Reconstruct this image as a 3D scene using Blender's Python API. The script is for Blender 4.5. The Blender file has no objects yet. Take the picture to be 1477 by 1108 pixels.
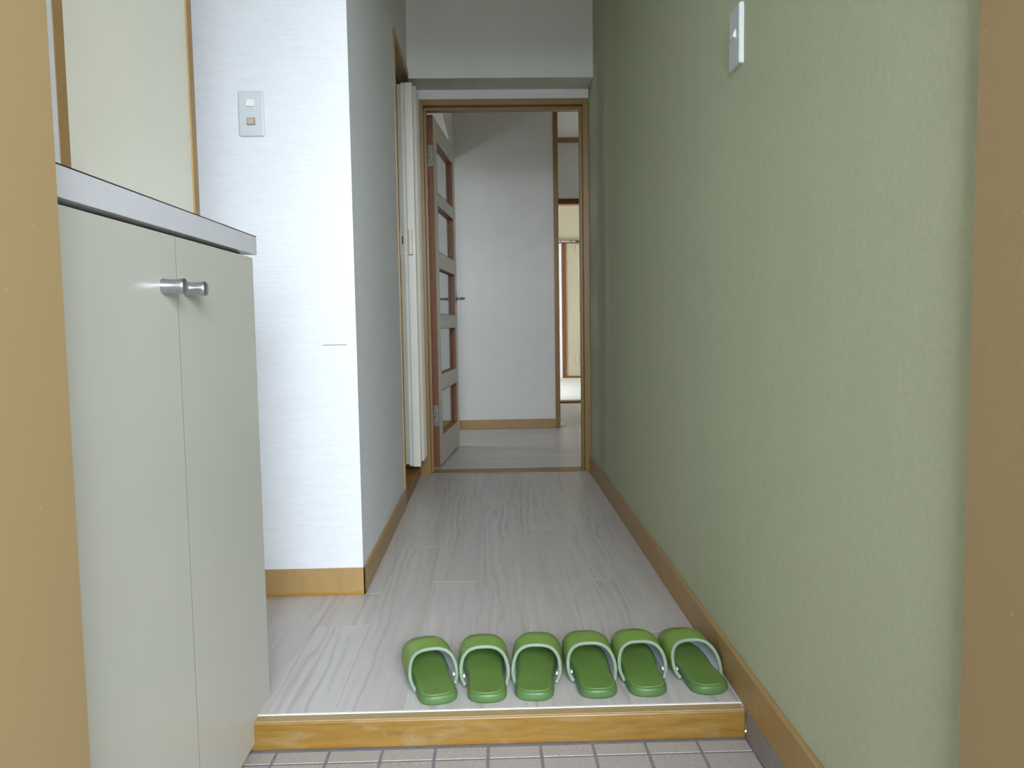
import bpy, bmesh, math, random
from mathutils import Vector, Matrix
random.seed(7)
scene = bpy.context.scene
col = scene.collection

# ------------------------------------------------------------------ camera
CAM_F, CAM_PITCH, CAM_YAW, CAM_ROLL = 1138.15, -0.0762, 0.0238, -0.0154
cam_data = bpy.data.cameras.new('camera')
cam_data.sensor_fit = 'HORIZONTAL'
cam_data.sensor_width = 36.0
cam_data.lens = CAM_F / 1477.0 * 36.0
cam_data.clip_start = 0.02
cam = bpy.data.objects.new('camera', cam_data)
col.objects.link(cam)
_fwd = Vector((math.sin(CAM_YAW) * math.cos(CAM_PITCH), math.cos(CAM_YAW) * math.cos(CAM_PITCH), math.sin(CAM_PITCH)))
_rt = Vector((math.cos(CAM_YAW), -math.sin(CAM_YAW), 0))
_up = _rt.cross(_fwd)
_r = math.cos(CAM_ROLL) * _rt + math.sin(CAM_ROLL) * _up
_u = -math.sin(CAM_ROLL) * _rt + math.cos(CAM_ROLL) * _up
_m = Matrix((_r, _u, -_fwd)).transposed().to_4x4()
_m.translation = Vector((0, 0, 0.78))
cam.matrix_world = _m
scene.camera = cam

# ------------------------------------------------------------------ sky and light
world = bpy.data.worlds.new('overcast_sky')
scene.world = world
world.use_nodes = True
_bg = world.node_tree.nodes['Background']
_bg.inputs['Color'].default_value = (0.80, 0.90, 1.04, 1)
_bg.inputs['Strength'].default_value = 8.0

def portal(name, loc, rot, sx, sy):
    l = bpy.data.lights.new(name, 'AREA')
    l.shape = 'RECTANGLE'; l.size = sx; l.size_y = sy
    l.cycles.is_portal = True
    o = bpy.data.objects.new(name, l); col.objects.link(o)
    o.location = loc; o.rotation_euler = rot
    return o
# daylight portals: they emit nothing, they only steer sky samples through the openings
PP = 1.0                                       # parapet height, set to hold daylight off low surfaces
PX0, PX1, PY, PZ = -0.52, 1.5, -1.7, 2.42      # added porch that narrows daylight: side walls, outer edge, ceiling height
portal('entrance_portal', ((PX0 + PX1) / 2, PY, (PZ + PP) / 2), (math.radians(90), 0, 0), PX1 - PX0, PZ - PP)
portal('window_portal', (-0.97, 8.95, 0.66), (0, math.radians(-90), 0), 1.28, 0.7)
portal('side_window_portal', (-1.62, 5.44, 1.25), (0, math.radians(-90), 0), 0.44, 0.28)

scene.view_settings.view_transform = 'Standard'
scene.view_settings.look = 'None'
scene.view_settings.gamma = 1.0
scene.view_settings.use_curve_mapping = False
scene.view_settings.exposure = 1.92
scene.cycles.max_bounces = 14
scene.cycles.diffuse_bounces = 8
scene.cycles.use_denoising = True

# ------------------------------------------------------------------ materials
def lin(c):
    return tuple(((v / 255) / 12.92 if v / 255 <= 0.04045 else ((v / 255 + 0.055) / 1.055) ** 2.4) for v in c) + (1,)

class Mat:
    def __init__(s, name, rough=0.5, spec=0.5, metal=0.0):
        s.m = bpy.data.materials.new(name); s.m.use_nodes = True
        s.nt = s.m.node_tree; s.b = s.nt.nodes['Principled BSDF']
        s.b.inputs['Roughness'].default_value = rough
        s.b.inputs['Specular IOR Level'].default_value = spec
        s.b.inputs['Metallic'].default_value = metal
    def n(s, t, **k):
        x = s.nt.nodes.new(t)
        for a, v in k.items():
            if a in x.inputs: x.inputs[a].default_value = v
            else: setattr(x, a, v)
        return x
    def l(s, a, b): s.nt.links.new(a, b)
    def coords(s, scale, rnd=0.0, kind='Object'):
        tc = s.n('ShaderNodeTexCoord'); mp = s.n('ShaderNodeMapping')
        mp.inputs['Scale'].default_value = scale
        s.l(tc.outputs[kind], mp.inputs['Vector'])
        if rnd:
            oi = s.n('ShaderNodeObjectInfo')
            mu = s.n('ShaderNodeMath', operation='MULTIPLY'); mu.inputs[1].default_value = rnd
            s.l(oi.outputs['Random'], mu.inputs[0])
            cb = s.n('ShaderNodeCombineXYZ')
            for k in range(3): s.l(mu.outputs[0], cb.inputs[k])
            s.l(cb.outputs[0], mp.inputs['Location'])
        return mp.outputs[0]
    def noise(s, vec, scale=1.0, detail=3.0, rough=0.5, dist=0.0):
        t = s.n('ShaderNodeTexNoise')
        t.inputs['Scale'].default_value = scale; t.inputs['Detail'].default_value = detail
        t.inputs['Roughness'].default_value = rough; t.inputs['Distortion'].default_value = dist
        s.l(vec, t.inputs['Vector']); return t.outputs['Fac']
    def ramp(s, fac, stops):
        r = s.n('ShaderNodeValToRGB'); e = r.color_ramp.elements
        while len(e) < len(stops): e.new(0.5)
        for el, (p, c) in zip(e, stops): el.position = p; el.color = c if len(c) == 4 else lin(c)
        s.l(fac, r.inputs['Fac']); return r.outputs['Color']
    def mix(s, fac, a, b, mode='MIX'):
        x = s.n('ShaderNodeMix', data_type='RGBA', blend_type=mode)
        for val, sock in ((fac, x.inputs[0]), (a, x.inputs[6]), (b, x.inputs[7])):
            if isinstance(val, (int, float)): sock.default_value = val
            elif isinstance(val, tuple): sock.default_value = val
            else: s.l(val, sock)
        return x.outputs[2]
    def color(s, c):
        if isinstance(c, tuple): s.b.inputs['Base Color'].default_value = c
        else: s.l(c, s.b.inputs['Base Color'])
        return s
    def bump(s, h, strength=0.2, dist=0.002):
        bp = s.n('ShaderNodeBump'); bp.inputs['Strength'].default_value = strength; bp.inputs['Distance'].default_value = dist
        s.l(h, bp.inputs['Height']); s.l(bp.outputs[0], s.b.inputs['Normal']); return s

def plain(name, c, rough=0.5, spec=0.5, metal=0.0, var=0.05, scale=8.0):
    m = Mat(name, rough, spec, metal)
    f = m.noise(m.coords((1, 1, 1)), scale, 4.0)
    lo = tuple(v * (1 - var) for v in lin(c)[:3]) + (1,); hi = tuple(min(1, v * (1 + var)) for v in lin(c)[:3]) + (1,)
    m.color(m.ramp(f, [(0.3, lo), (0.7, hi)]))
    return m.m

def wallpaper(name, c, hscale, strength):
    """paper with fine horizontal woven threads"""
    m = Mat(name, 0.85, 0.2)
    w = m.noise(m.coords((14, 14, hscale)), 1.0, 2.0, 0.6)
    g = m.noise(m.coords((120, 120, 60)), 1.0, 2.0, 0.6)
    h = m.mix(0.3, w, g)
    k = tuple(v * 0.95 for v in lin(c)[:3]) + (1,)
    m.color(m.ramp(h, [(0.35, k), (0.6, lin(c))]))
    m.bump(h, strength, 0.003)
    return m.m

M = {}
M['paper'] = wallpaper('white_woven_wallpaper', (226, 226, 226), 170, 0.4)
M['wall_plain'] = plain('white_paper', (225, 223, 217), 0.85, 0.2, var=0.02)
def _green():
    m = Mat('sage_green_wallpaper', 0.8, 0.25)
    f = m.noise(m.coords((1, 1, 1)), 90, 5, 0.65, 0.6)
    g = m.noise(m.coords((1, 3, 0.5)), 3, 2)
    m.color(m.ramp(m.mix(0.25, f, g), [(0.3, (178, 182, 150)), (0.7, (189, 193, 162))]))
    m.bump(f, 0.25, 0.002)
    return m.m
M['green'] = _green()
M['ceiling'] = plain('ceiling_paper', (228, 226, 220), 0.9, 0.1, var=0.02)
M['cream_wall'] = plain('cream_sand_wall', (186, 176, 150), 0.9, 0.1, var=0.03, scale=40)
def _brown(name, c, rough=0.42, var=0.06, gs=(6, 6, 2)):
    m = Mat(name, rough, 0.45)
    f = m.noise(m.coords(gs), 6, 4, 0.6, 0.4)
    lo = tuple(v * (1 - var) for v in lin(c)[:3]) + (1,); hi = tuple(min(1, v * (1 + var)) for v in lin(c)[:3]) + (1,)
    m.color(m.ramp(f, [(0.3, lo), (0.7, hi)]))
    return m.m
M['tan'] = _brown('tan_painted_trim', (168, 134, 84))
def _worn():
    m = Mat('tan_trim_yellowed_bottom', 0.42, 0.45)
    f = m.noise(m.coords((6, 6, 2)), 6, 4, 0.6, 0.4)
    base = m.ramp(f, [(0.3, (162, 129, 80)), (0.7, (172, 139, 89))])
    tc = m.n('ShaderNodeTexCoord'); sp = m.n('ShaderNodeSeparateXYZ'); m.l(tc.outputs['Object'], sp.inputs[0])
    w = m.noise(m.coords((9, 9, 9)), 2.0, 3)
    ad = m.n('ShaderNodeMath', operation='MULTIPLY_ADD'); ad.inputs[1].default_value = -0.012
    m.l(w, ad.inputs[0]); m.l(sp.outputs['Z'], ad.inputs[2])
    msk = m.ramp(ad.outputs[0], [(0.001, (1, 1, 1, 1)), (0.005, (0, 0, 0, 1))])
    m.color(m.mix(msk, base, lin((166, 124, 40))))
    return m.m
M['tan_worn'] = _worn()
M['tan_frame'] = _brown('brown_frame_varnish', (142, 109, 54))
M['tan_dark'] = _brown('dark_tan_stop', (120, 88, 48))
M['redwood'] = _brown('reddish_brown_wood', (120, 68, 32), 0.5, 0.25, (30, 30, 3))
M['darkred'] = _brown('dark_red_lintel_wood', (104, 54, 32), 0.5, 0.15, (3, 30, 30))
def _jamb(name, c):
    m = Mat(name, 0.5, 0.4)
    f = m.noise(m.coords((1, 1, 1)), 320, 2, 0.5)
    sp = m.noise(m.coords((1, 1, 1)), 70, 3, 0.7)
    base = m.ramp(f, [(0.3, tuple(v * .95 for v in lin(c)[:3]) + (1,)), (0.7, lin(c))])
    fl = m.ramp(sp, [(0.72, (0, 0, 0, 1)), (0.76, (1, 1, 1, 1))])
    m.color(m.mix(fl, base, lin(tuple(min(255, v + 28) for v in c))))
    m.bump(f, 0.08, 0.001)
    return m.m
M['jamb'] = _jamb('tan_steel_door_frame', (164, 139, 97))
def _step():
    m = Mat('worn_varnished_yellow_wood', 0.35, 0.5)
    g = m.noise(m.coords((3, 20, 30)), 3, 5, 0.6, 0.5)
    base = m.ramp(g, [(0.25, (122, 86, 28)), (0.5, (142, 106, 42)), (0.8, (154, 120, 60))])
    w = m.noise(m.coords((5, 5, 14)), 2.2, 4, 0.6, 0.6)
    wm = m.ramp(w, [(0.52, (0, 0, 0, 1)), (0.74, (0.85, 0.85, 0.85, 1))])
    c = m.mix(wm, base, lin((156, 134, 92)))
    d = m.noise(m.coords((30, 30, 30)), 3.2, 3, 0.6)
    dm = m.ramp(d, [(0.7, (0, 0, 0, 1)), (0.74, (1, 1, 1, 1))])
    m.color(m.mix(dm, c, lin((110, 78, 40))))
    m.bump(w, 0.1, 0.002)
    return m.m
M['step'] = _step()
M['step_top'] = _brown('dull_tan_nosing', (168, 142, 98), 0.5, 0.1, (8, 20, 20))
M['sill_wood'] = _brown('ochre_bare_sill', (150, 112, 46), 0.55, 0.2, (20, 4, 20))
def _plank(name, gs, warp):
    m = Mat(name, 0.36, 0.5)
    ax = 'X' if gs[0] > gs[1] else 'Y'
    a = m.noise(m.coords(gs, 31.0), 1.0, 4, 0.55, 0.3)                     # fine fibres
    w = m.n('ShaderNodeTexWave', wave_type='BANDS', bands_direction=ax)
    w.inputs['Scale'].default_value = 1.3; w.inputs['Distortion'].default_value = 16.0
    w.inputs['Detail'].default_value = 3.0; w.inputs['Detail Scale'].default_value = 0.9; w.inputs['Detail Roughness'].default_value = 0.6
    m.l(m.coords(warp, 17.0), w.inputs['Vector'])                            # cathedral rings
    p = m.noise(m.coords(tuple(v * 0.22 for v in gs), 53.0), 1.0, 2, 0.5)    # where the rings show
    q = m.noise(m.coords(tuple(v * 0.10 for v in gs), 71.0), 1.0, 2, 0.5)    # broad tone
    base = m.ramp(a, [(0.25, (186, 178, 170)), (0.5, (196, 189, 183)), (0.75, (202, 196, 190))])
    wv = m.ramp(w.outputs['Fac'], [(0.0, (168, 159, 151)), (0.22, (190, 182, 176)), (1.0, (201, 195, 190))])
    mask = m.ramp(p, [(0.46, (0, 0, 0, 1)), (0.66, (0.8, 0.8, 0.8, 1))])
    c = m.mix(mask, base, wv)
    tone = m.ramp(q, [(0.3, (0.91, 0.90, 0.89, 1)), (0.7, (1.02, 1.02, 1.02, 1))])
    m.color(m.mix(1.0, c, tone, 'MULTIPLY'))
    m.bump(a, 0.04, 0.001)
    return m.m
M['plank'] = _plank('pale_grey_oak_vinyl', (60, 2.2, 10), (8, 0.9, 1))
M['plank_cross'] = _plank('pale_grey_oak_vinyl_crosswise', (2.2, 60, 10), (0.9, 8, 1))
M['joint'] = plain('pale_joint', (206, 201, 196), 0.6)
M['strip'] = plain('white_edge_strip', (232, 226, 220), 0.35, var=0.02)
def _tile():
    m = Mat('speckled_grey_porcelain', 0.55, 0.4)
    f = m.noise(m.coords((1, 1, 1), 9.0), 260, 2, 0.6)
    s_ = m.noise(m.coords((1, 1, 1), 9.0), 420, 2, 0.5)
    base = m.ramp(f, [(0.3, (158, 149, 142)), (0.7, (178, 170, 163))])
    sp = m.ramp(s_, [(0.62, (0, 0, 0, 1)), (0.68, (1, 1, 1, 1))])
    m.color(m.mix(sp, base, lin((132, 122, 116))))
    m.bump(f, 0.1, 0.001)
    return m.m
M['tile'] = _tile()
M['grout'] = plain('grey_grout', (128, 126, 128), 0.9, 0.1, var=0.08, scale=60)
M['skirt'] = plain('grey_skirting_tile', (140, 132, 126), 0.5, var=0.08, scale=40)
M['cab'] = plain('cream_melamine', (203, 201, 188), 0.3, 0.5, var=0.012)
M['upper'] = plain('ivory_panel', (240, 236, 218), 0.35, 0.4, var=0.012)
M['uwhite'] = plain('white_cabinet_side', (232, 232, 232), 0.5, var=0.01)
M['counter'] = plain('grey_white_laminate', (218, 217, 220), 0.35, var=0.02, scale=30)
M['gap_shade'] = plain('painted_door_gap_shade', (112, 110, 102), 0.8, 0.1)
M['dark'] = plain('dark_trim_and_gap_shade', (58, 50, 44), 0.7)  # own colour on screws and counter edge, painted shade under the counter
M['alu'] = plain('brushed_aluminium', (186, 186, 190), 0.32, metal=1.0, var=0.05, scale=200)
M['steel'] = plain('old_steel', (132, 126, 120), 0.5, metal=0.9, var=0.1, scale=60)
M['chrome'] = plain('chrome', (200, 200, 200), 0.15, metal=1.0, var=0.02)
M['plate'] = plain('white_plastic', (204, 208, 205), 0.35, var=0.01)
M['button'] = plain('white_button', (236, 236, 234), 0.3, var=0.01)
M['plate_edge'] = plain('yellowed_plastic', (216, 200, 160), 0.35)
M['indicator'] = plain('brass_indicator', (206, 176, 156), 0.25)
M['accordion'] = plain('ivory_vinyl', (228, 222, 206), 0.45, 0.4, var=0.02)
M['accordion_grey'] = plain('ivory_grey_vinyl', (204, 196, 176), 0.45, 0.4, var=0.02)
M['handle_ivory'] = plain('ivory_plastic', (222, 212, 180), 0.35, var=0.02)
M['door_paint'] = plain('cream_door_paint', (196, 192, 172), 0.4, var=0.02)
M['plate_cream'] = plain('cream_plastic', (178, 170, 144), 0.4)
M['black'] = plain('black_slot', (24, 22, 20), 0.6)
M['track'] = plain('grey_metal_track', (110, 112, 118), 0.4, metal=0.6)
def _tatami():
    m = Mat('pale_tatami', 0.7, 0.3)
    f = m.noise(m.coords((6, 160, 6)), 1, 3)
    m.color(m.ramp(f, [(0.3, (222, 219, 210)), (0.7, (234, 232, 224))]))
    return m.m
M['tatami'] = _tatami()
def _vinyl(name, a, b, rough):
    m = Mat(name, rough, 0.5)
    f = m.noise(m.coords((1, 1, 1)), 600, 3, 0.6)
    g = m.noise(m.coords((1, 1, 1), 5.0), 14, 3)
    m.color(m.ramp(g, [(0.3, lin(a)), (0.7, lin(b))]))
    m.bump(f, 0.15, 0.0008)
    return m.m
M['slip'] = _vinyl('green_vinyl_leather', (112, 140, 60), (121, 148, 68), 0.42)
M['slip_sole'] = _vinyl('green_vinyl_sole', (80, 112, 60), (88, 120, 66), 0.4)
M['slip_insole'] = _vinyl('green_insole_vinyl', (100, 130, 58), (108, 138, 66), 0.45)
M['slip_trim'] = _vinyl('mint_piping', (132, 152, 124), (142, 160, 134), 0.45)
M['slip_lining'] = _vinyl('pale_grey_lining', (196, 198, 208), (212, 214, 222), 0.6)
M['tab'] = plain('white_stitch_tab', (240, 240, 240), 0.3)
def _glass():
    m = bpy.data.materials.new('clear_glass'); m.use_nodes = True
    nt = m.node_tree; nt.nodes.clear()
    o = nt.nodes.new('ShaderNodeOutputMaterial'); mx = nt.nodes.new('ShaderNodeMixShader')
    t = nt.nodes.new('ShaderNodeBsdfTransparent'); g = nt.nodes.new('ShaderNodeBsdfGlossy'); lw = nt.nodes.new('ShaderNodeLayerWeight'); pw = nt.nodes.new('ShaderNodeMath'); f = nt.nodes.new('ShaderNodeMath')
    t.inputs[0].default_value = (0.95, 0.97, 0.96, 1); g.inputs['Roughness'].default_value = 0.02
    lw.inputs['Blend'].default_value = 0.5; pw.operation = 'POWER'; pw.inputs[1].default_value = 5.0; f.operation = 'MULTIPLY_ADD'; f.inputs[1].default_value = 0.55; f.inputs[2].default_value = 0.03
    nt.links.new(lw.outputs['Facing'], pw.inputs[0]); nt.links.new(pw.outputs[0], f.inputs[0])
    nt.links.new(f.outputs[0], mx.inputs[0]); nt.links.new(t.outputs[0], mx.inputs[1]); nt.links.new(g.outputs[0], mx.inputs[2])
    nt.links.new(mx.outputs[0], o.inputs[0]); return m
M['glass'] = _glass()
def _concrete():
    return plain('corridor_concrete', (176, 174, 170), 0.8, 0.2, var=0.06, scale=5)
M['concrete'] = _concrete()
M['blocker'] = plain('grey_blocker_plaster', (150, 148, 144), 0.85, 0.1, var=0.05)  # only for the unseen walls that block daylight
M['ground'] = plain('grey_paving', (128, 126, 122), 0.9, 0.1, var=0.1, scale=2)
M['facade'] = plain('pale_facade_paint', (214, 210, 202), 0.85, 0.1, var=0.03)

# ------------------------------------------------------------------ mesh helpers
def bx(bm, x0, x1, y0, y1, z0, z1, bev=0.0, seg=1):
    vs = [bm.verts.new(p) for p in ((x0, y0, z0), (x1, y0, z0), (x1, y1, z0), (x0, y1, z0), (x0, y0, z1), (x1, y0, z1), (x1, y1, z1), (x0, y1, z1))]
    fs = [bm.faces.new([vs[i] for i in q]) for q in ((3, 2, 1, 0), (4, 5, 6, 7), (0, 1, 5, 4), (1, 2, 6, 5), (2, 3, 7, 6), (3, 0, 4, 7))]
    if bev:
        es = list({e for f in fs for e in f.edges})
        bmesh.ops.bevel(bm, geom=es, offset=bev, segments=seg, affect='EDGES', profile=0.5)
def obj(name, bm, mat, parent=None, smooth=False, recalc=True):
    if recalc: bmesh.ops.recalc_face_normals(bm, faces=bm.faces)
    me = bpy.data.meshes.new(name); bm.to_mesh(me); bm.free()
    me.materials.append(M[mat] if isinstance(mat, str) else mat)
    if smooth:
        for p in me.polygons: p.use_smooth = True
    o = bpy.data.objects.new(name, me); col.objects.link(o)
    if parent: o.parent = parent
    return o
def box(name, b, mat, parent=None, bev=0.0, seg=1):
    bm = bmesh.new()
    for q in (b if isinstance(b[0], (tuple, list)) else [b]): bx(bm, *q, bev, seg)
    return obj(name, bm, mat, parent)
def box_at(name, b, mat, parent=None, bev=0.0, seg=1):
    """box with its origin at the middle of its underside"""
    cx, cy, cz = (b[0] + b[1]) / 2, (b[2] + b[3]) / 2, b[4]
    o = box(name, (b[0] - cx, b[1] - cx, b[2] - cy, b[3] - cy, 0, b[5] - cz), mat, parent, bev, seg)
    o.location = (cx, cy, cz)
    if parent is not None: o.location = Vector((cx, cy, cz)) - parent.location
    return o
def empty(name, loc=(0, 0, 0), rz=0.0):
    o = bpy.data.objects.new(name, None); col.objects.link(o)
    o.location = loc; o.rotation_euler = (0, 0, rz); o.empty_display_size = 0.05
    return o
def tag(o, label=None, cat=None, group=None, kind=None):
    if label: o['label'] = label
    if cat: o['category'] = cat
    if group: o['group'] = group
    if kind: o['kind'] = kind
    return o
def struct(o, label=None, cat=None): return tag(o, label, cat, kind='structure')
def cyl(bm, a, b, r0, r1=None, n=16, cap=True):
    a = Vector(a); b = Vector(b); r1 = r0 if r1 is None else r1
    d = (b - a).normalized(); t = Vector((0, 0, 1)) if abs(d.z) < 0.9 else Vector((1, 0, 0))
    u = d.cross(t).normalized(); v = d.cross(u)
    A = [bm.verts.new(a + r0 * (math.cos(k * 2 * math.pi / n) * u + math.sin(k * 2 * math.pi / n) * v)) for k in range(n)]
    B = [bm.verts.new(b + r1 * (math.cos(k * 2 * math.pi / n) * u + math.sin(k * 2 * math.pi / n) * v)) for k in range(n)]
    for k in range(n): bm.faces.new((A[k], A[(k + 1) % n], B[(k + 1) % n], B[k]))
    if cap: bm.faces.new(A[::-1]); bm.faces.new(B)
def tube(bm, pts, r, n=8, rz=None):
    rings = []
    for i, p in enumerate(pts):
        p = Vector(p); d = (Vector(pts[min(i + 1, len(pts) - 1)]) - Vector(pts[max(i - 1, 0)])).normalized()
        t = Vector((0, 1, 0)) if abs(d.y) < 0.95 else Vector((1, 0, 0))
        u = d.cross(t).normalized(); v = d.cross(u)
        rings.append([bm.verts.new(p + r * (math.cos(k * 2 * math.pi / n) * u + math.sin(k * 2 * math.pi / n) * v)) for k in range(n)])
    for a, b in zip(rings, rings[1:]):
        for k in range(n): bm.faces.new((a[k], a[(k + 1) % n], b[(k + 1) % n], b[k]))
    bm.faces.new(rings[0][::-1]); bm.faces.new(rings[-1])

# ------------------------------------------------------------------ key planes (metres, hall floor = 0)
XR, XL = 0.508, -0.388          # green wall, left hall wall
YC = 2.263                      # white wall that faces the entrance
YE = 4.10                       # end wall of the hall
ZS = -0.06                      # entry tiles
CEIL = 2.45
ALC = -0.86                     # alcove wall behind the shoe cabinet
YB = 5.853                      # back wall of the room beyond
C2 = 2.535                      # ceiling beyond
Y2, YF = 7.65, 10.9

# ------------------------------------------------------------------ structure: hall shell
struct(box('wall_right', (XR, XR + 0.1, 0.80, YE, ZS - 0.04, CEIL), 'green'), 'sage green papered wall along the hallway', 'wall')
struct(box('wall_left', [(XL - 0.1, XL, YC, 3.344, -0.04, CEIL), (XL - 0.1, XL, 3.344, YE, 1.985, CEIL), (ALC - 0.1, XL - 0.1, YC, YC + 0.1, -0.04, CEIL)], 'paper'),
       'white woven wallpaper wall with an outside corner beside the hallway', 'wall')
struct(box('wall_alcove', (ALC - 0.1, ALC, 0.80, YC, ZS - 0.04, CEIL), 'paper'), 'white papered wall behind the shoe cabinet', 'wall')
struct(box('wall_washroom', [(-1.5, -1.4, YC + 0.1, YE, -0.04, CEIL), (-1.4, ALC - 0.1, YC, YC + 0.1, -0.04, CEIL)], 'wall_plain'), 'white wall of the small room behind the folding door', 'wall')
struct(box('wall_end', [(-1.6, -0.386, YE, YE + 0.1, -0.04, C2 + 0.1), (0.506, 2.5, YE, YE + 0.1, -0.04, C2 + 0.1), (-0.386, 0.506, YE, YE + 0.1, 1.916, C2 + 0.1)], 'wall_plain'),
       'white wall around the doorway at the hall end', 'wall')
struct(box('beam', (XL, XR, 3.906, YE, 1.964, CEIL), 'wall_plain'), 'white boxed beam above the doorway at the hall end', 'beam')
struct(box('ceiling', [(-1.5, 0.62, 0.5, YE + 0.1, CEIL, CEIL + 0.1)], 'ceiling'), 'white ceiling of the hallway', 'ceiling')
struct(box('ceiling_room', [(-1.7, 2.5, YE + 0.1, YF + 0.1, C2, C2 + 0.1)], 'ceiling'), 'white ceiling of the rooms beyond the doorway', 'ceiling')

# baseboards
def baseboard(name, b, label):
    return struct(box(name, b, 'tan', bev=0.0015), label, 'baseboard')
baseboard('baseboard_right', (0.497, XR, 0.80, YE - 0.012, 0.0, 0.079), 'tan baseboard along the green wall')
baseboard('baseboard_left', (XL, -0.381, YC - 0.007, 3.344, 0.0, 0.079), 'tan baseboard along the white hallway side wall')
struct(box('baseboard_front', (ALC, -0.381, YC - 0.007, YC, 0.0, 0.079), 'tan_worn', bev=0.0015), 'tan baseboard with a yellowed bottom edge under the white wall', 'baseboard')
baseboard('baseboard_back', (-1.6, 0.462, YB - 0.01, YB, 0.0, 0.069), 'tan baseboard of the grey-white wall beyond the doorway')

# hall floor: slab + planks
fl = struct(box('floor', [(-0.486, 0.508, 1.549, YE + 0.1, -0.06, -0.0012), (ALC, -0.486, 1.64, YC, -0.06, -0.0012), (-1.4, XL, YC + 0.1, YE, -0.06, -0.0012)], 'joint'),
            'pale grey wood-look plank floor of the hallway', 'floor')
PW = 0.138
ends = {-7: [], -6: [1.9], -5: [2.45], -4: [2.017, 3.23], -3: [2.73], -2: [2.353, 3.56], -1: [1.86, 3.35], 0: [2.92], 1: [2.343, 3.56], 2: [1.93, 3.145]}
base_x = -0.057 + PW
for k in range(-6, 4):
    x0, x1 = -0.057 + PW * (k - 0), -0.057 + PW * (k + 1)
    # cell k spans x0..x1; the two outer cells are cut at the walls
    key = {(-3): -4, (-2): -3, (-1): -2, 0: -1, 1: 0, 2: 1, 3: 2, -4: -5, -5: -6, -6: -7}[k]
    lo, hi = max(x0, ALC + 0.001), min(x1, 0.4975)
    if hi - lo < 0.01: continue
    ystart = 1.549 if hi <= 0.51 and lo >= -0.486 else 1.549
    cuts = sorted(ends.get(key, []))
    def seg(a, b, l, h):
        if b - a < 0.02 or h - l < 0.01: return
        box_at('plank', (l + 0.0004, h - 0.0004, a + 0.0006, b - 0.0006, -0.0012, 0.0), 'plank', fl, bev=0.0004)
    if lo < -0.486 - 1e-6 and hi > -0.486 + 0.02:
        # straddles the cabinet line: full behind the cabinet, narrow strip at the step
        seg(1.549, 1.64, -0.486, hi)
        ys = [1.64] + [c for c in cuts if 1.66 < c < YC] + [YC]
    elif hi <= -0.48:
        ys = [1.64] + [c for c in cuts if 1.66 < c < YC] + [YC]
    else:
        ye = YE + 0.0
        ys = [1.549] + cuts + [ye]
    for a, b in zip(ys, ys[1:]):
        if lo < XL - 0.01 and hi > XL + 0.02 and b > YC:
            if a < YC: seg(a, YC, lo, hi); a = YC
            seg(a, b, XL + 0.001, hi)
        else:
            seg(a, b, lo, hi)

# entry floor: grout bed + tiles
ef = struct(box('floor_entry', [(ALC, XR, 0.80, 1.549, -0.12, ZS - 0.0025), (-0.425, 0.49, 0.5, 0.80, -0.12, ZS - 0.0025)], 'grout'), 'speckled grey square tiles of the sunken entry floor', 'floor')
TP, GR = 0.1046, 0.0055
tx0 = -0.3368 - 2 * TP; ty0 = 1.4712
for r in range(-1, 6):
    for c in range(0, 11):
        x0 = tx0 + c * TP + GR / 2; x1 = x0 + TP - GR
        y1 = ty0 - r * TP - GR / 2; y0 = y1 - TP + GR
        x0, x1 = max(x0, -0.50), min(x1, 0.4955)
        y1 = min(y1, 1.5135)
        if x1 - x0 < 0.015 or y1 - y0 < 0.015 or y0 < 0.80: continue
        box_at('tile', (x0, x1, y0, y1, ZS - 0.0025, ZS), 'tile', ef, bev=0.0012)
# last narrow column against the skirting
# skirting tiles under the right baseboard
sk = struct(box('trim_2', (0.5005, XR, 0.80, 1.52, ZS, 0.0), 'grout'), 'grey skirting tiles below the baseboard at the sunken entry', 'skirting')
y1 = 1.519
for L in (0.157, 0.205, 0.205, 0.15):
    box_at('skirting_tile', (0.4965, 0.5045, y1 - L + 0.0015, y1 - 0.0015, ZS, -0.0012), 'skirt', sk, bev=0.001); y1 -= L

# step up into the hall
st = struct(empty('trim_1', (0.005, 1.5207, ZS)), 'worn yellow varnished wooden step edge between entry tiles and hall floor', 'step')
def child_box(name, b, mat, parent, bev=0.0, seg=1):
    o = box(name, b, mat, parent, bev, seg); o.location = -parent.location; return o
child_box('riser', (-0.5075, 0.4962, 1.5207, 1.5485, ZS, -0.0025), 'step', st, 0.003, 2)
child_box('nosing', (-0.486, 0.4945, 1.5225, 1.5475, -0.0035, -0.0005), 'step_top', st, 0.001)
child_box('edge_strip', (-0.486, 0.4965, 1.5465, 1.5525, -0.003, 0.0012), 'strip', st, 0.0008)

# ------------------------------------------------------------------ entrance frame and the unseen porch outside that shapes the daylight
ej = struct(empty('door_frame_entrance', (0, 0.65, ZS)), 'tan steel frame of the open entrance door', 'door frame')
child_box('jamb', (-0.56, -0.425, 0.50, 0.80, ZS - 0.04, 2.12), 'jamb', ej, 0.002)
child_box('jamb', (0.490, 0.60, 0.50, 0.80, ZS - 0.04, 2.12), 'jamb', ej, 0.002)
child_box('head', (-0.425, 0.490, 0.50, 0.80, 2.03, 2.12), 'jamb', ej, 0.002)
child_box('threshold', (-0.425, 0.490, 0.50, 0.56, ZS - 0.02, ZS + 0.012), 'steel', ej, 0.002)
struct(box('wall_front', [(-3, -0.56, 0.50, 0.80, -0.14, 3.2), (0.60, 3, 0.50, 0.80, -0.14, 3.2), (-0.56, 0.60, 0.50, 0.80, 2.12, 3.2)], 'facade'), 'pale outer wall around the entrance', 'wall')
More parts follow.
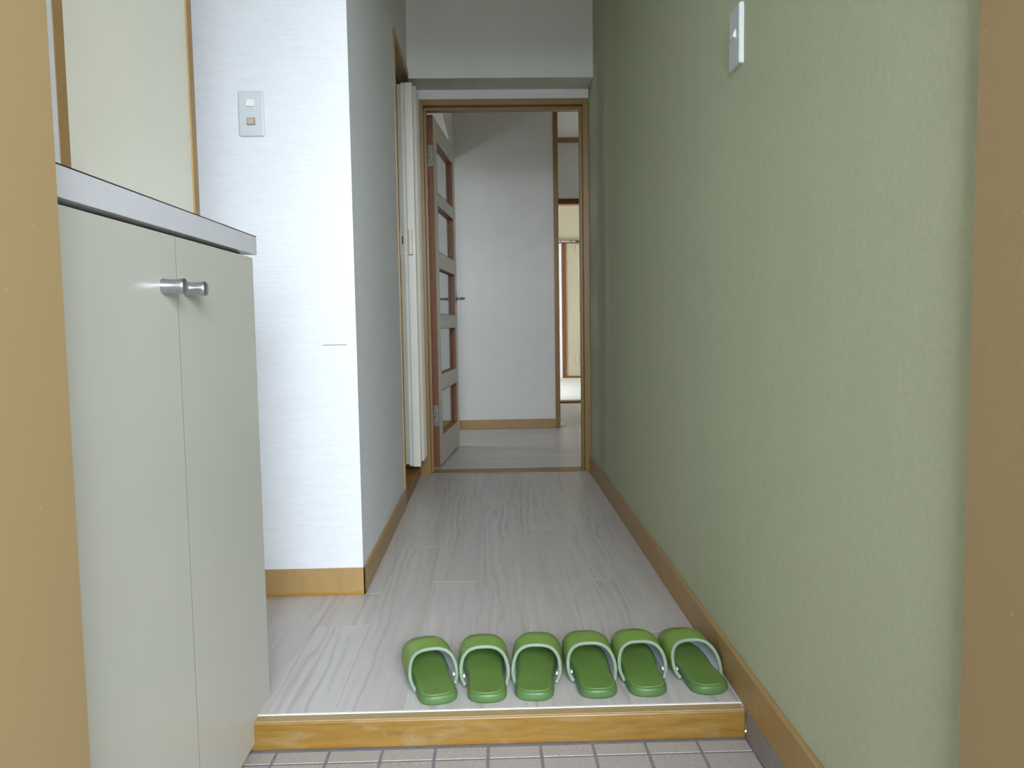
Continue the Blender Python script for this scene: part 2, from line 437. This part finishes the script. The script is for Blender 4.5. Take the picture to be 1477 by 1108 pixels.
struct(box('wall_light_blocker', [(PX0 - 0.12, PX0, PY, 0.50, -0.14, PZ), (PX1, PX1 + 0.12, PY, 0.50, -0.14, PZ)], 'blocker'), 'added unseen grey side walls outside the entrance that narrow the daylight', 'wall')  # added unseen walls that cut daylight from the sides
struct(box('ceiling_light_blocker', (PX0 - 0.12, PX1 + 0.12, PY, 0.50, PZ, PZ + 0.15), 'facade'), 'unseen pale ceiling slab outside the entrance, height set to shape the daylight', 'ceiling')  # unseen slab, its height set to limit daylight on high surfaces
struct(box('parapet_light_blocker', (PX0, PX1, PY, PY + 0.12, -0.14, PP), 'blocker'), 'unseen low grey parapet outside the entrance, height set to shape the daylight', 'wall')  # unseen low wall, its height set to limit daylight lower down
struct(box('floor_added_porch', (PX0, PX1, PY, 0.50, -0.24, ZS - 0.02), 'concrete'), 'concrete floor of the added unseen porch', 'floor')
struct(box('ground', (-40, 40, -60, PY, -0.5, -0.2), 'ground'), 'grey paved ground outside the added porch', 'ground')

# ------------------------------------------------------------------ doorway at the hall end
df = struct(empty('trim_3', (0.07, YE, 0)), 'tan wooden frame around the doorway at the hall end', 'door frame')
child_box('jamb', (-0.386, -0.332, YE - 0.012, YE + 0.112, 0, 1.916), 'tan_frame', df, 0.002)
child_box('jamb', (0.476, 0.506, YE - 0.012, YE + 0.112, 0, 1.916), 'tan_frame', df, 0.002)
child_box('head', (-0.332, 0.476, YE - 0.012, YE + 0.112, 1.886, 1.916), 'tan_frame', df, 0.002)
child_box('stop', (-0.332, -0.320, YE + 0.03, YE + 0.075, 0, 1.886), 'tan_frame', df, 0.001)
child_box('stop', (0.464, 0.476, YE + 0.03, YE + 0.075, 0, 1.886), 'tan_frame', df, 0.001)
child_box('stop', (-0.320, 0.464, YE + 0.03, YE + 0.075, 1.870, 1.886), 'tan_frame', df, 0.001)
child_box('sill', (-0.332, 0.476, YE, YE + 0.1, -0.02, 0.006), 'tan_frame', df, 0.001)

# open glazed door, hinged at the left jamb
A = Vector((-0.296, 4.262)); ang = math.atan2(0.074, 0.795)
dr = struct(empty('door_1', (A.x, A.y, 0.012), -ang), 'open cream interior door with five glass panes in a vertical row', 'door')
TH, DL, DH = 0.042, 0.80, 1.872
panes = [(1.499, 1.772), (1.178, 1.432), (0.838, 1.092), (0.506, 0.762), (0.169, 0.418)]
s0, s1 = 0.118, 0.706
# local frame: +y along the leaf, face to the opening at x = 0, thickness towards -x
box('stile', (-TH, 0, 0.0015, s0, 0, DH), 'door_paint', dr, 0.001)
box('stile', (-TH, 0, s1, DL, 0, DH), 'door_paint', dr, 0.001)
zs = sorted(panes)
edges = [0.0] + [v - 0.012 for p in zs for v in p] + [DH]
for a, b in zip(edges[::2], edges[1::2]):
    box('rail', (-TH, 0, s0, s1, a, b), 'door_paint', dr, 0.0008)
for a, b in zs:
    a -= 0.012; b -= 0.012
    lin_ = box('pane_reveal', [(-TH + 0.001, -0.0005, s0, s0 + 0.004, a, b), (-TH + 0.001, -0.0005, s1 - 0.004, s1, a, b),
                       (-TH + 0.001, -0.0005, s0 + 0.004, s1 - 0.004, a, a + 0.004), (-TH + 0.001, -0.0005, s0 + 0.004, s1 - 0.004, b - 0.004, b)], 'redwood', dr)
    box('pane', (-TH / 2 - 0.002, -TH / 2 + 0.002, s0 + 0.004, s1 - 0.004, a + 0.004, b - 0.004), 'glass', dr)
box('hinge_edge', (-TH, 0, -0.0015, 0.0015, 0, DH), 'redwood', dr)
for z0 in (1.605, 0.222):
    h = box('hinge', [(-TH * 0.98, -0.001, -0.004, -0.0015, z0, z0 + 0.112), (-TH - 0.016, -TH * 0.9, -0.012, -0.004, z0, z0 + 0.112)], 'steel', dr, 0.0006)
    bm = bmesh.new(); cyl(bm, (-TH - 0.004, -0.008, z0 - 0.002), (-TH - 0.004, -0.008, z0 + 0.114), 0.006, n=12)
    obj('hinge_pin', bm, 'steel', h, True)
    bm = bmesh.new()
    for sx, sz in ((-0.012, 0.018), (-0.022, 0.045), (-0.016, 0.07), (-0.026, 0.096)):
        cyl(bm, (sx, -0.0055, z0 + sz), (sx, -0.0035, z0 + sz), 0.0035, n=8)
    obj('screw', bm, 'dark', h)
for sx, x0 in ((1, 0.0), (-1, -TH)):
    hd = empty('door_handle', (0, 0, 0)); hd.parent = dr
    bm = bmesh.new(); cyl(bm, (x0, 0.748, 0.93), (x0 + sx * 0.006, 0.748, 0.93), 0.024, n=24); obj('rose', bm, 'chrome', hd, True)
    bm = bmesh.new(); tube(bm, [(x0 + sx * 0.004, 0.748, 0.93), (x0 + sx * 0.045, 0.748, 0.93), (x0 + sx * 0.054, 0.742, 0.93), (x0 + sx * 0.056, 0.73, 0.93), (x0 + sx * 0.056, 0.63, 0.929)], 0.0085, 12)
    obj('lever', bm, 'chrome', hd, True)

# ------------------------------------------------------------------ folding door in the left wall
cs = struct(empty('trim_4', (XL, 3.7, 0)), 'tan casing around the folding door opening', 'door frame')
child_box('casing', (XL - 0.11, XL + 0.006, 3.344, 3.372, 0.0, 1.997), 'tan', cs, 0.0015)
child_box('casing', (XL - 0.11, XL + 0.006, 4.062, 4.087, 0.0, 1.997), 'tan', cs, 0.0015)
child_box('head', (XL - 0.11, XL + 0.006, 3.372, 4.062, 1.965, 1.997), 'tan', cs, 0.0015)
child_box('sill', (XL - 0.11, XL + 0.004, 3.372, 4.062, 0.0, 0.05), 'sill_wood', cs, 0.002)
child_box('track', (-0.430, -0.412, 3.372, 4.062, 1.935, 1.965), 'track', cs)

ac = struct(empty('door_2', (-0.40, 3.88, 0.085)), 'gathered ivory vinyl accordion door hanging in its track', 'door')
def ac_box(name, b, mat, parent=ac, bev=0.001):
    o = box(name, b, mat, parent, bev)
    if parent is ac: o.location = -ac.location
    return o
ZB, ZT = 0.085, 1.93
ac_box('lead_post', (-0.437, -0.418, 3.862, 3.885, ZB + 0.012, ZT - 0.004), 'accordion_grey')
ac_box('lead_post', (-0.4175, -0.402, 3.858, 3.885, ZB + 0.004, ZT), 'accordion')
ac_box('lead_post', (-0.4015, -0.362, 3.852, 3.885, ZB, ZT), 'accordion', bev=0.003)
# pleats behind the lead post
yy = 3.885; side = 0
for i in range(7):
    xa, xb = (-0.437, -0.349) if side == 0 else (-0.349, -0.437)
    y0, y1 = yy, yy + 0.024
    bm = bmesh.new(); t = 0.0022
    q = [(xa, y0), (xb, y1), (xb, y1 + t * 2), (xa, y0 + t * 2)]
    lo_ = [bm.verts.new((x, y, ZB + 0.02)) for x, y in q]; hi_ = [bm.verts.new((x, y, ZT)) for x, y in q]
    bm.faces.new(lo_[::-1]); bm.faces.new(hi_)
    for k in range(4): bm.faces.new((lo_[k], lo_[(k + 1) % 4], hi_[(k + 1) % 4], hi_[k]))
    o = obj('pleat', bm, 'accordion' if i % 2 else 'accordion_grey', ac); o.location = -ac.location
    yy = y1; side = 1 - side
hp = empty('handle'); hp.parent = ac; hp.location = -ac.location
box('grip', (-0.3925, -0.3755, 3.828, 3.842, 1.118, 1.238), 'handle_ivory', hp, 0.003, 2)
box('grip_foot', [(-0.396, -0.374, 3.830, 3.853, 1.118, 1.13), (-0.396, -0.374, 3.830, 3.853, 1.226, 1.238)], 'handle_ivory', hp, 0.002)
box('keeper', (-0.4385, -0.429, 3.846, 3.863, 1.118, 1.238), 'handle_ivory', hp, 0.002)
box('keeper_arm', [(-0.43, -0.421, 3.85, 3.863, 1.118, 1.127), (-0.43, -0.421, 3.85, 3.863, 1.229, 1.238)], 'handle_ivory', hp, 0.001)
box('latch_slot', (-0.4275, -0.4225, 3.8565, 3.862, 1.172, 1.208), 'black', hp)

# ------------------------------------------------------------------ rooms beyond the doorway
struct(box('wall_back', [(-1.6, 0.464, YB, YB + 0.1, -0.04, C2), (0.364, 0.464, YB + 0.1, Y2, -0.04, C2), (-1.0, 0.364, Y2 - 0.1, Y2, -0.04, C2)], 'wall_plain'), 'grey-white wall facing the doorway in the room beyond', 'wall')
struct(box('wall_back_left', [(-1.7, -1.6, YE, 5.30, -0.04, C2), (-1.7, -1.6, 5.58, YB + 0.1, -0.04, C2), (-1.7, -1.6, 5.30, 5.58, -0.04, 1.03), (-1.7, -1.6, 5.30, 5.58, 1.47, C2)], 'wall_plain'), 'white side wall of the room beyond', 'wall')
struct(box('wall_back_right', (2.4, 2.5, YE + 0.1, YF + 0.1, -0.04, C2), 'wall_plain'), 'white far side wall of the room beyond', 'wall')
struct(box('beam_back', (-1.6, -0.262, YE + 0.1, YB, 1.975, C2), 'wall_plain'), 'white boxed beam over the open glazed door', 'beam')
struct(box('trim_5', (0.462, 0.497, YB - 0.022, YB + 0.13, 0.0, C2), 'tan_frame', bev=0.002), 'tan corner post at the end of the wall beyond the doorway', 'post')
f2 = struct(box('floor_room', (-1.6, 2.4, YE + 0.1, Y2, -0.06, -0.0012), 'joint'), 'pale grey plank floor of the room beyond the doorway', 'floor')
y = YE + 0.1; row = 0
while y < Y2 - 0.03:
    y1 = min(y + 0.12, Y2 - 0.02)
    for a, b in (((-1.6, 0.05), (0.05, 0.9), (0.9, 2.4)) if row % 2 else ((-1.6, -0.3), (-0.3, 0.6), (0.6, 2.4))):
        if y > YB - 0.12:
            a = max(a, 0.465)
        if b - a > 0.05:
            box_at('plank', (a + 0.0004, b - 0.0004, y + 0.0005, y1 - 0.0005, -0.0012, 0.0), 'plank_cross', f2, bev=0.0004)
    y = y1; row += 1
struct(box('trim_6', (0.465, 2.4, Y2 - 0.03, Y2 + 0.11, -0.01, 0.022), 'tan_dark', bev=0.003), 'brown threshold rail before the bright tatami room', 'threshold')
struct(box('wall_transom', (0.464, 2.4, Y2, Y2 + 0.1, 1.9636, C2), 'wall_plain'), 'white wall panel above the dark lintel of the tatami room', 'wall')
ln = struct(empty('trim_7', (1.4, Y2, 1.9)), 'dark reddish lintel over the tatami room opening', 'lintel')
child_box('lintel_board', (0.465, 2.4, Y2 - 0.012, Y2 + 0.112, 1.940, 1.9636), 'darkred', ln)
child_box('lintel_rail', (0.465, 2.4, Y2 - 0.002, Y2 + 0.102, 1.915, 1.940), 'redwood', ln)
struct(box('trim_8', (0.465, 2.4, Y2 - 0.02, Y2, C2 - 0.045, C2 - 0.008), 'tan_frame', bev=0.002), 'tan ceiling molding above the white transom panel', 'molding')
struct(box('floor_tatami', (-1.0, 2.4, Y2 + 0.11, YF, -0.06, 0.02), 'tatami'), 'bright pale tatami floor of the far room', 'floor')
struct(box('wall_far', (-1.0, 2.4, YF, YF + 0.1, -0.04, C2), 'cream_wall'), 'cream wall at the far end of the tatami room', 'wall')
struct(box('wall_window', [(-1.05, -0.95, Y2, 8.6, -0.04, C2), (-1.05, -0.95, 9.3, YF + 0.1, -0.04, C2), (-1.05, -0.95, 8.6, 9.3, 1.3, C2)], 'cream_wall'), 'cream wall with the tall window of the tatami room', 'wall')
struct(box('trim_9', (0.962, 1.016, YF - 0.03, YF, 0.02, 1.868), 'redwood', bev=0.002), 'reddish brown post on the cream far wall', 'post')
struct(box('trim_10', (-0.95, 2.4, YF - 0.02, YF, 1.868, 1.905), 'redwood', bev=0.002), 'reddish brown rail across the cream far wall', 'rail')
struct(box('trim_11', (1.016, 2.4, YF - 0.012, YF, 0.02, 0.045), 'redwood'), 'thin brown base strip of the cream far wall', 'baseboard')
ws = struct(empty('door_3', (0.5, YF - 0.02, 0.02)), 'white sliding screen beside the reddish post', 'door')
child_box('panel', (0.06, 0.935, YF - 0.022, YF - 0.004, 0.022, 1.866), 'wall_plain', ws)
child_box('edge', (0.935, 0.961, YF - 0.026, YF - 0.002, 0.022, 1.866), 'uwhite', ws)
# curtain rail with brackets
cr = tag(empty('curtain_rail', (0.9, YF - 0.06, 1.88)), 'thin white metal curtain rail on brackets before the cream far wall', 'curtain rail')
bm = bmesh.new(); cyl(bm, (0.2, YF - 0.07, 1.905), (1.15, YF - 0.07, 1.882), 0.011, n=10); o = obj('rail', bm, 'plate', cr, True); o.location = -cr.location
for x in (0.945, 1.09):
    o = box('bracket', (x - 0.012, x + 0.012, YF - 0.08, YF - 0.0205, 1.868, 1.9), 'steel', cr, 0.001); o.location = -cr.location
hk = tag(empty('wall_hook', (1.18, YF, 1.76)), 'small pale plastic hook plate on the cream far wall', 'hook')
box('hook_plate', (-0.032, 0.032, -0.008, 0, 0, 0.1), 'plate_cream', hk, 0.002)
box('hook_peg', (-0.008, 0.008, -0.03, -0.008, 0.055, 0.07), 'button', hk, 0.001)
ol = tag(empty('power_outlet', (1.168, YF, 0.222)), 'ivory power outlet low on the cream far wall', 'outlet')
box('cover_plate', (-0.035, 0.035, -0.008, 0, 0, 0.125), 'plate_cream', ol, 0.002)
for zz in (0.03, 0.075): 
    sck = box('socket', (-0.014, 0.014, -0.0095, -0.008, zz, zz + 0.022), 'plate_edge', ol, 0.0005)
    box('slot', [(-0.007, -0.004, -0.0105, -0.0095, zz + 0.006, zz + 0.016), (0.004, 0.007, -0.0105, -0.0095, zz + 0.006, zz + 0.016)], 'black', sck)
fm = tag(empty('floor_patch', (0.52, 6.06, 0.0)), 'thin pale blue-white patch on the floor beyond the tan corner post', 'mat')  # thin raised patch, pale with a greyish rim
o = box('patch_slab', (0.499, 0.546, 5.93, 6.2, 0.0, 0.006), 'uwhite', fm, 0.002); o.location = -fm.location
o = box('rim', [(0.499, 0.549, 5.926, 5.93, 0.0, 0.007), (0.546, 0.549, 5.93, 6.2, 0.0, 0.007)], 'plate', fm); o.location = -fm.location

# ------------------------------------------------------------------ shoe cabinet, counter, upper cabinet
XD = -0.486
sc_ = tag(empty('shoe_cabinet', (-0.67, 1.24, ZS)), 'low cream shoe cabinet with two tall doors and round metal knobs', 'cabinet')
def cb(name, b, mat, parent, bev=0.0, seg=1):
    o = box(name, b, mat, parent, bev, seg)
    o.location = -sc_.location if parent is sc_ else (0, 0, 0); return o
cb('body', (ALC + 0.001, XD - 0.019, 0.842, 1.633, -0.043, 0.914), 'cab', sc_)
cb('plinth', (ALC + 0.001, XD - 0.022, 0.85, 1.633, ZS, -0.043), 'cab', sc_)
cb('recess_shade', (ALC + 0.001, XD - 0.024, 0.845, 1.625, 0.914, 0.930), 'dark', sc_)  # dark filler paints in the shade of the gap under the counter
for y0, y1, ky in ((0.842, 1.2396, 1.187), (1.2406, 1.635, 1.272)):
    d_ = cb('door', (XD - 0.018, XD, y0, y1, -0.043, 0.922), 'cab', sc_)
    bm = bmesh.new()
    prof = [(0.0, 0.0115), (0.003, 0.0115), (0.010, 0.0102), (0.022, 0.0105), (0.030, 0.0118), (0.0325, 0.0116), (0.0335, 0.0105)]
    for (a, ra), (b, rb) in zip(prof, prof[1:]): cyl(bm, (XD + a, ky, 0.843), (XD + b, ky, 0.843), ra, rb, 28, False)
    bmesh.ops.remove_doubles(bm, verts=bm.verts, dist=1e-5)
    cyl(bm, (XD + 0.0333, ky, 0.843), (XD + 0.0335, ky, 0.843), 0.0105, n=28)
    obj('knob', bm, 'alu', d_, True)
cb('gap_shade', (XD - 0.018, XD + 0.0002, 1.2396, 1.2406, -0.042, 0.921), 'gap_shade', sc_)  # dark strip painted in for the shadow gap between the doors
ct = tag(empty('countertop', (-0.67, 1.24, 0.93)), 'grey-white laminate counter slab on top of the shoe cabinet', 'countertop')
for n_, b, m_ in (('slab', (ALC + 0.001, XD + 0.0, 0.815, 1.662, 0.930, 0.968), 'counter'), ('edge_band', (XD + 0.0, XD + 0.0012, 0.815, 1.662, 0.9302, 0.9663), 'counter'), ('edge_line', (XD - 0.002, XD + 0.0015, 0.815, 1.6625, 0.9667, 0.9682), 'dark')):
    o = box(n_, b, m_, ct); o.location = -ct.location
XU = -0.60
uc = tag(empty('wall_cabinet', (-0.73, 1.4, 0.968)), 'tall ivory wall cabinet with tan edge strips above the counter', 'cabinet')
for n_, b, m_, bv in (('body', (ALC + 0.001, XU - 0.0165, 1.1405, 1.670, 0.968, 2.2), 'uwhite', 0), ('side_panel', (ALC + 0.001, XU, 1.122, 1.1403, 0.968, 2.2), 'uwhite', 0.0008), ('door_panel', (XU - 0.016, XU - 0.003, 1.1697, 1.6433, 0.968, 2.2), 'upper', 0.001),
                      ('edge_strip', (XU - 0.0155, XU, 1.1415, 1.1694, 0.968, 2.2), 'tan', 0.001), ('edge_strip', (XU - 0.016, XU, 1.6436, 1.6705, 0.968, 2.2), 'tan', 0.001)):
    o = box(n_, b, m_, uc, bv); o.location = -uc.location

# ------------------------------------------------------------------ switches
sw = tag(empty('light_switch', (-0.659, YC, 1.311)), 'white two-button switch plate on the white wall above the counter', 'switch')
def rounded_plate(name, w, h, t, r, mat, parent, z0=0.0):
    """plate standing in local xz, facing -y"""
    bm = bmesh.new(); pts = []
    for cx, cz, a0 in ((w / 2 - r, h - r, 0), (-w / 2 + r, h - r, 90), (-w / 2 + r, r, 180), (w / 2 - r, r, 270)):
        for k in range(6):
            a = math.radians(a0 + k * 18); pts.append((cx + r * math.cos(a), cz + r * math.sin(a)))
    rings = []
    for y, ins in ((0, 0), (-t * 0.55, 0), (-t * 0.85, 0.0012), (-t, 0.004)):
        rings.append([bm.verts.new((x * (1 - 2 * ins / w), y, z0 + h / 2 + (z - h / 2) * (1 - 2 * ins / h))) for x, z in pts])
    n = len(pts)
    for a, b in zip(rings, rings[1:]):
        for k in range(n): bm.faces.new((a[k], a[(k + 1) % n], b[(k + 1) % n], b[k]))
    bm.faces.new(rings[0]); bm.faces.new(rings[-1])
    return obj(name, bm, mat, parent)
rounded_plate('cover_plate', 0.071, 0.123, 0.008, 0.006, 'plate', sw)
def wedge(name, x0, x1, z0, z1, y0, d0, d1, mat, parent):
    bm = bmesh.new()
    v = [bm.verts.new(p) for p in ((x0, y0, z0), (x1, y0, z0), (x1, y0, z1), (x0, y0, z1), (x0, y0 - d0, z0), (x1, y0 - d0, z0), (x1, y0 - d1, z1), (x0, y0 - d1, z1))]
    for q in ((0, 1, 2, 3), (4, 5, 6, 7), (0, 1, 5, 4), (1, 2, 6, 5), (2, 3, 7, 6), (3, 0, 4, 7)): bm.faces.new([v[i] for i in q])
    return obj(name, bm, mat, parent)
wedge('button', -0.011, 0.011, 0.080, 0.099, -0.008, 0.0055, 0.0015, 'button', sw)
fr_ = wedge('indicator_frame', -0.012, 0.011, 0.030, 0.049, -0.008, 0.002, 0.002, 'steel', sw)
wedge('indicator', -0.010, 0.009, 0.032, 0.047, -0.010, 0.001, 0.003, 'indicator', sw)
sr = tag(empty('light_switch', (XR, 1.6335, 1.29), -math.pi / 2), 'white switch plate with one button on the green wall', 'switch')
rounded_plate('cover_plate', 0.0695, 0.1195, 0.0095, 0.004, 'plate', sr)
wedge('button', -0.013, 0.011, 0.058, 0.073, -0.0095, 0.005, 0.001, 'button', sr)
sf = tag(box('scuff_mark', (-0.4828, -0.415, YC - 0.0006, YC - 0.0001, 0.7262, 0.7282), 'track'), 'thin grey scratch on the white wall near its corner', 'scratch')

# ------------------------------------------------------------------ slippers
SL = 0.262
def lerp_tab(t, tab):
    for (a, va), (b, vb) in zip(tab, tab[1:]):
        if t <= b:
            u = (t - a) / (b - a); u = max(0, min(1, u)); u = u * u * (3 - 2 * u); return va + (vb - va) * u
    return tab[-1][1]
def sole_w(t):
    w = lerp_tab(t, [(0, 0.041), (0.05, 0.0415), (0.10, 0.040), (0.17, 0.046), (0.262, 0.046)])
    if t < 0.036: w *= max(0, 1 - ((0.036 - t) / 0.036) ** 2.6) ** (1 / 2.6)
    if t > SL - 0.07: w *= max(0, 1 - ((t - SL + 0.07) / 0.07) ** 2.3) ** (1 / 2.3)
    return w
def cen(t, s): return s * 0.006 * max(0, (t - 0.06) / 0.2) ** 1.5
def outline(s, inset=0.0, n=34):
    ts = []
    for k in range(n + 1):
        u = k / n; ts.append(SL * (0.5 - 0.5 * math.cos(math.pi * u)))
    R, L = [], []
    for t in ts:
        tt = inset + t * (SL - 2 * inset) / SL
        w = max(0.0, sole_w(t) * (1 - inset / 0.044))
        R.append((cen(tt, s) + w, tt)); L.append((cen(tt, s) - w, tt))
    return R + L[-2:0:-1]
def stack(name, rings, mat, parent, cap0=True):
    bm = bmesh.new(); V = [[bm.verts.new(p) for p in r] for r in rings]; n = len(V[0])
    for a, b in zip(V, V[1:]):
        for k in range(n): bm.faces.new((a[k], a[(k + 1) % n], b[(k + 1) % n], b[k]))
    if cap0: bm.faces.new(V[0])
    bm.faces.new(V[-1])
    return obj(name, bm, mat, parent, True)
def vamp_pt(th, v, s, shrink=0.0, vmax=1.0):
    c, sn = math.cos(th), math.sin(th)
    side_back = 0.066 if c * s < 0 else 0.074       # outer side reaches further back
    yo = side_back + (0.134 - side_back) * max(0, (sn + 0.5) / 1.5) ** 0.9
    yt = SL + 0.005 - shrink
    y = yo + (yt - yo) * v * vmax
    w = lerp_tab(y, [(0.05, 0.047), (0.10, 0.0530), (0.15, 0.0560), (0.20, 0.0545), (0.27, 0.051)])
    if y > 0.185: w *= max(0.0, 1 - ((y - 0.185) / (yt - 0.185)) ** 2.4) ** (1 / 2.4)
    zt = lerp_tab(y, [(0.05, 0.060), (0.13, 0.067), (0.18, 0.072), (0.222, 0.060), (0.25, 0.042), (0.268, 0.024)])
    w = max(0, w - shrink); zt -= shrink; zc = 0.024
    x = math.copysign(abs(c) ** 0.74, c) * w
    z = zc + (zt - zc) * max(0, sn) ** 0.78 if sn > 0 else zc + sn * (0.036 - shrink)
    bulge = s * 0.003 * math.exp(-((y - 0.11) / 0.06) ** 2)
    return (cen(y, s) + x + bulge, y, z)
VA = math.radians(-30)
def vth(u): return VA + (math.pi - 2 * VA) * u
def surf(name, fn, nu, nv, mat, parent):
    bm = bmesh.new(); G = [[bm.verts.new(fn(i / nu, j / nv)) for i in range(nu + 1)] for j in range(nv + 1)]
    for j in range(nv):
        for i in range(nu): bm.faces.new((G[j][i], G[j][i + 1], G[j + 1][i + 1], G[j + 1][i]))
    bmesh.ops.remove_doubles(bm, verts=bm.verts, dist=1e-5)
    return obj(name, bm, mat, parent, True)
def make_slipper(s, root):
    """s = +1: inner side towards +x (left foot), -1: mirrored"""
    rings = []
    def rise(y): return 0.003 * max(0, 1 - y / 0.11)
    for z, ins in ((0.0, 0.003), (0.003, 0.0006), (0.007, 0.0), (0.012, 0.0004), (0.0155, 0.002), (0.017, 0.005)):
        rings.append([(x, y, z + (rise(y) if z > 0.011 else 0)) for x, y in outline(s, ins)])
    stack('sole', rings, 'slip_sole', root)
    rings = []
    for z, ins in ((0.014, 0.0055), (0.0178, 0.006), (0.0186, 0.0075), (0.0178, 0.014)):
        rings.append([(x, y, z + rise(y)) for x, y in outline(s, ins)])
    stack('insole', rings, 'slip_insole', root)
    surf('vamp', lambda u, v: vamp_pt(vth(u), v, s), 44, 24, 'slip', root)
    surf('lining', lambda u, v: vamp_pt(vth(u), v, s, 0.003, 0.97), 44, 18, 'slip_lining', root)
    bm = bmesh.new()
    edge = []
    for k in range(45):
        a = vamp_pt(vth(k / 44), 0.0, s, 0.0014); edge.append((a[0], a[1] - 0.0006, a[2]))
    tube(bm, edge, 0.0043, 8)
    obj('piping', bm, 'slip_trim', root, True)
    e = vamp_pt(vth(0.06 if s > 0 else 0.94), 0.05, s, 0.005)
    bm = bmesh.new(); bx(bm, e[0] - 0.004, e[0] + 0.004, e[1] - 0.004, e[1] + 0.006, 0.0165, 0.0215, 0.0015, 2)
    obj('stitch_tab', bm, 'tab', root)
SLIPPERS = [  # heel x, heel y, yaw (deg, + turns the toe to the left), foot, label
    (-0.119, 1.57, 15, 1, 'green slipper with toe turned out, at the row end towards the shoe cabinet'),
    (-0.0225, 1.571, 2.2, -1, 'green slipper second in the row counted from the shoe cabinet side'),
    (0.0735, 1.574, -4.0, 1, 'green slipper third in the row counted from the shoe cabinet side'),
    (0.2100, 1.577, 1.0, -1, 'green slipper third in the row counted from the green wall'),
    (0.3150, 1.579, 0.8, 1, 'green slipper second in the row counted from the green wall'),
    (0.4475, 1.581, 4.5, -1, 'green slipper at the row end touching the baseboard of the green wall'),
]
for hx, hy, yaw, s, lab in SLIPPERS:
    r_ = tag(empty('slipper', (hx, hy, 0.0), math.radians(yaw)), lab, 'slipper', 'green slippers lined up at the step')
    make_slipper(s, r_)
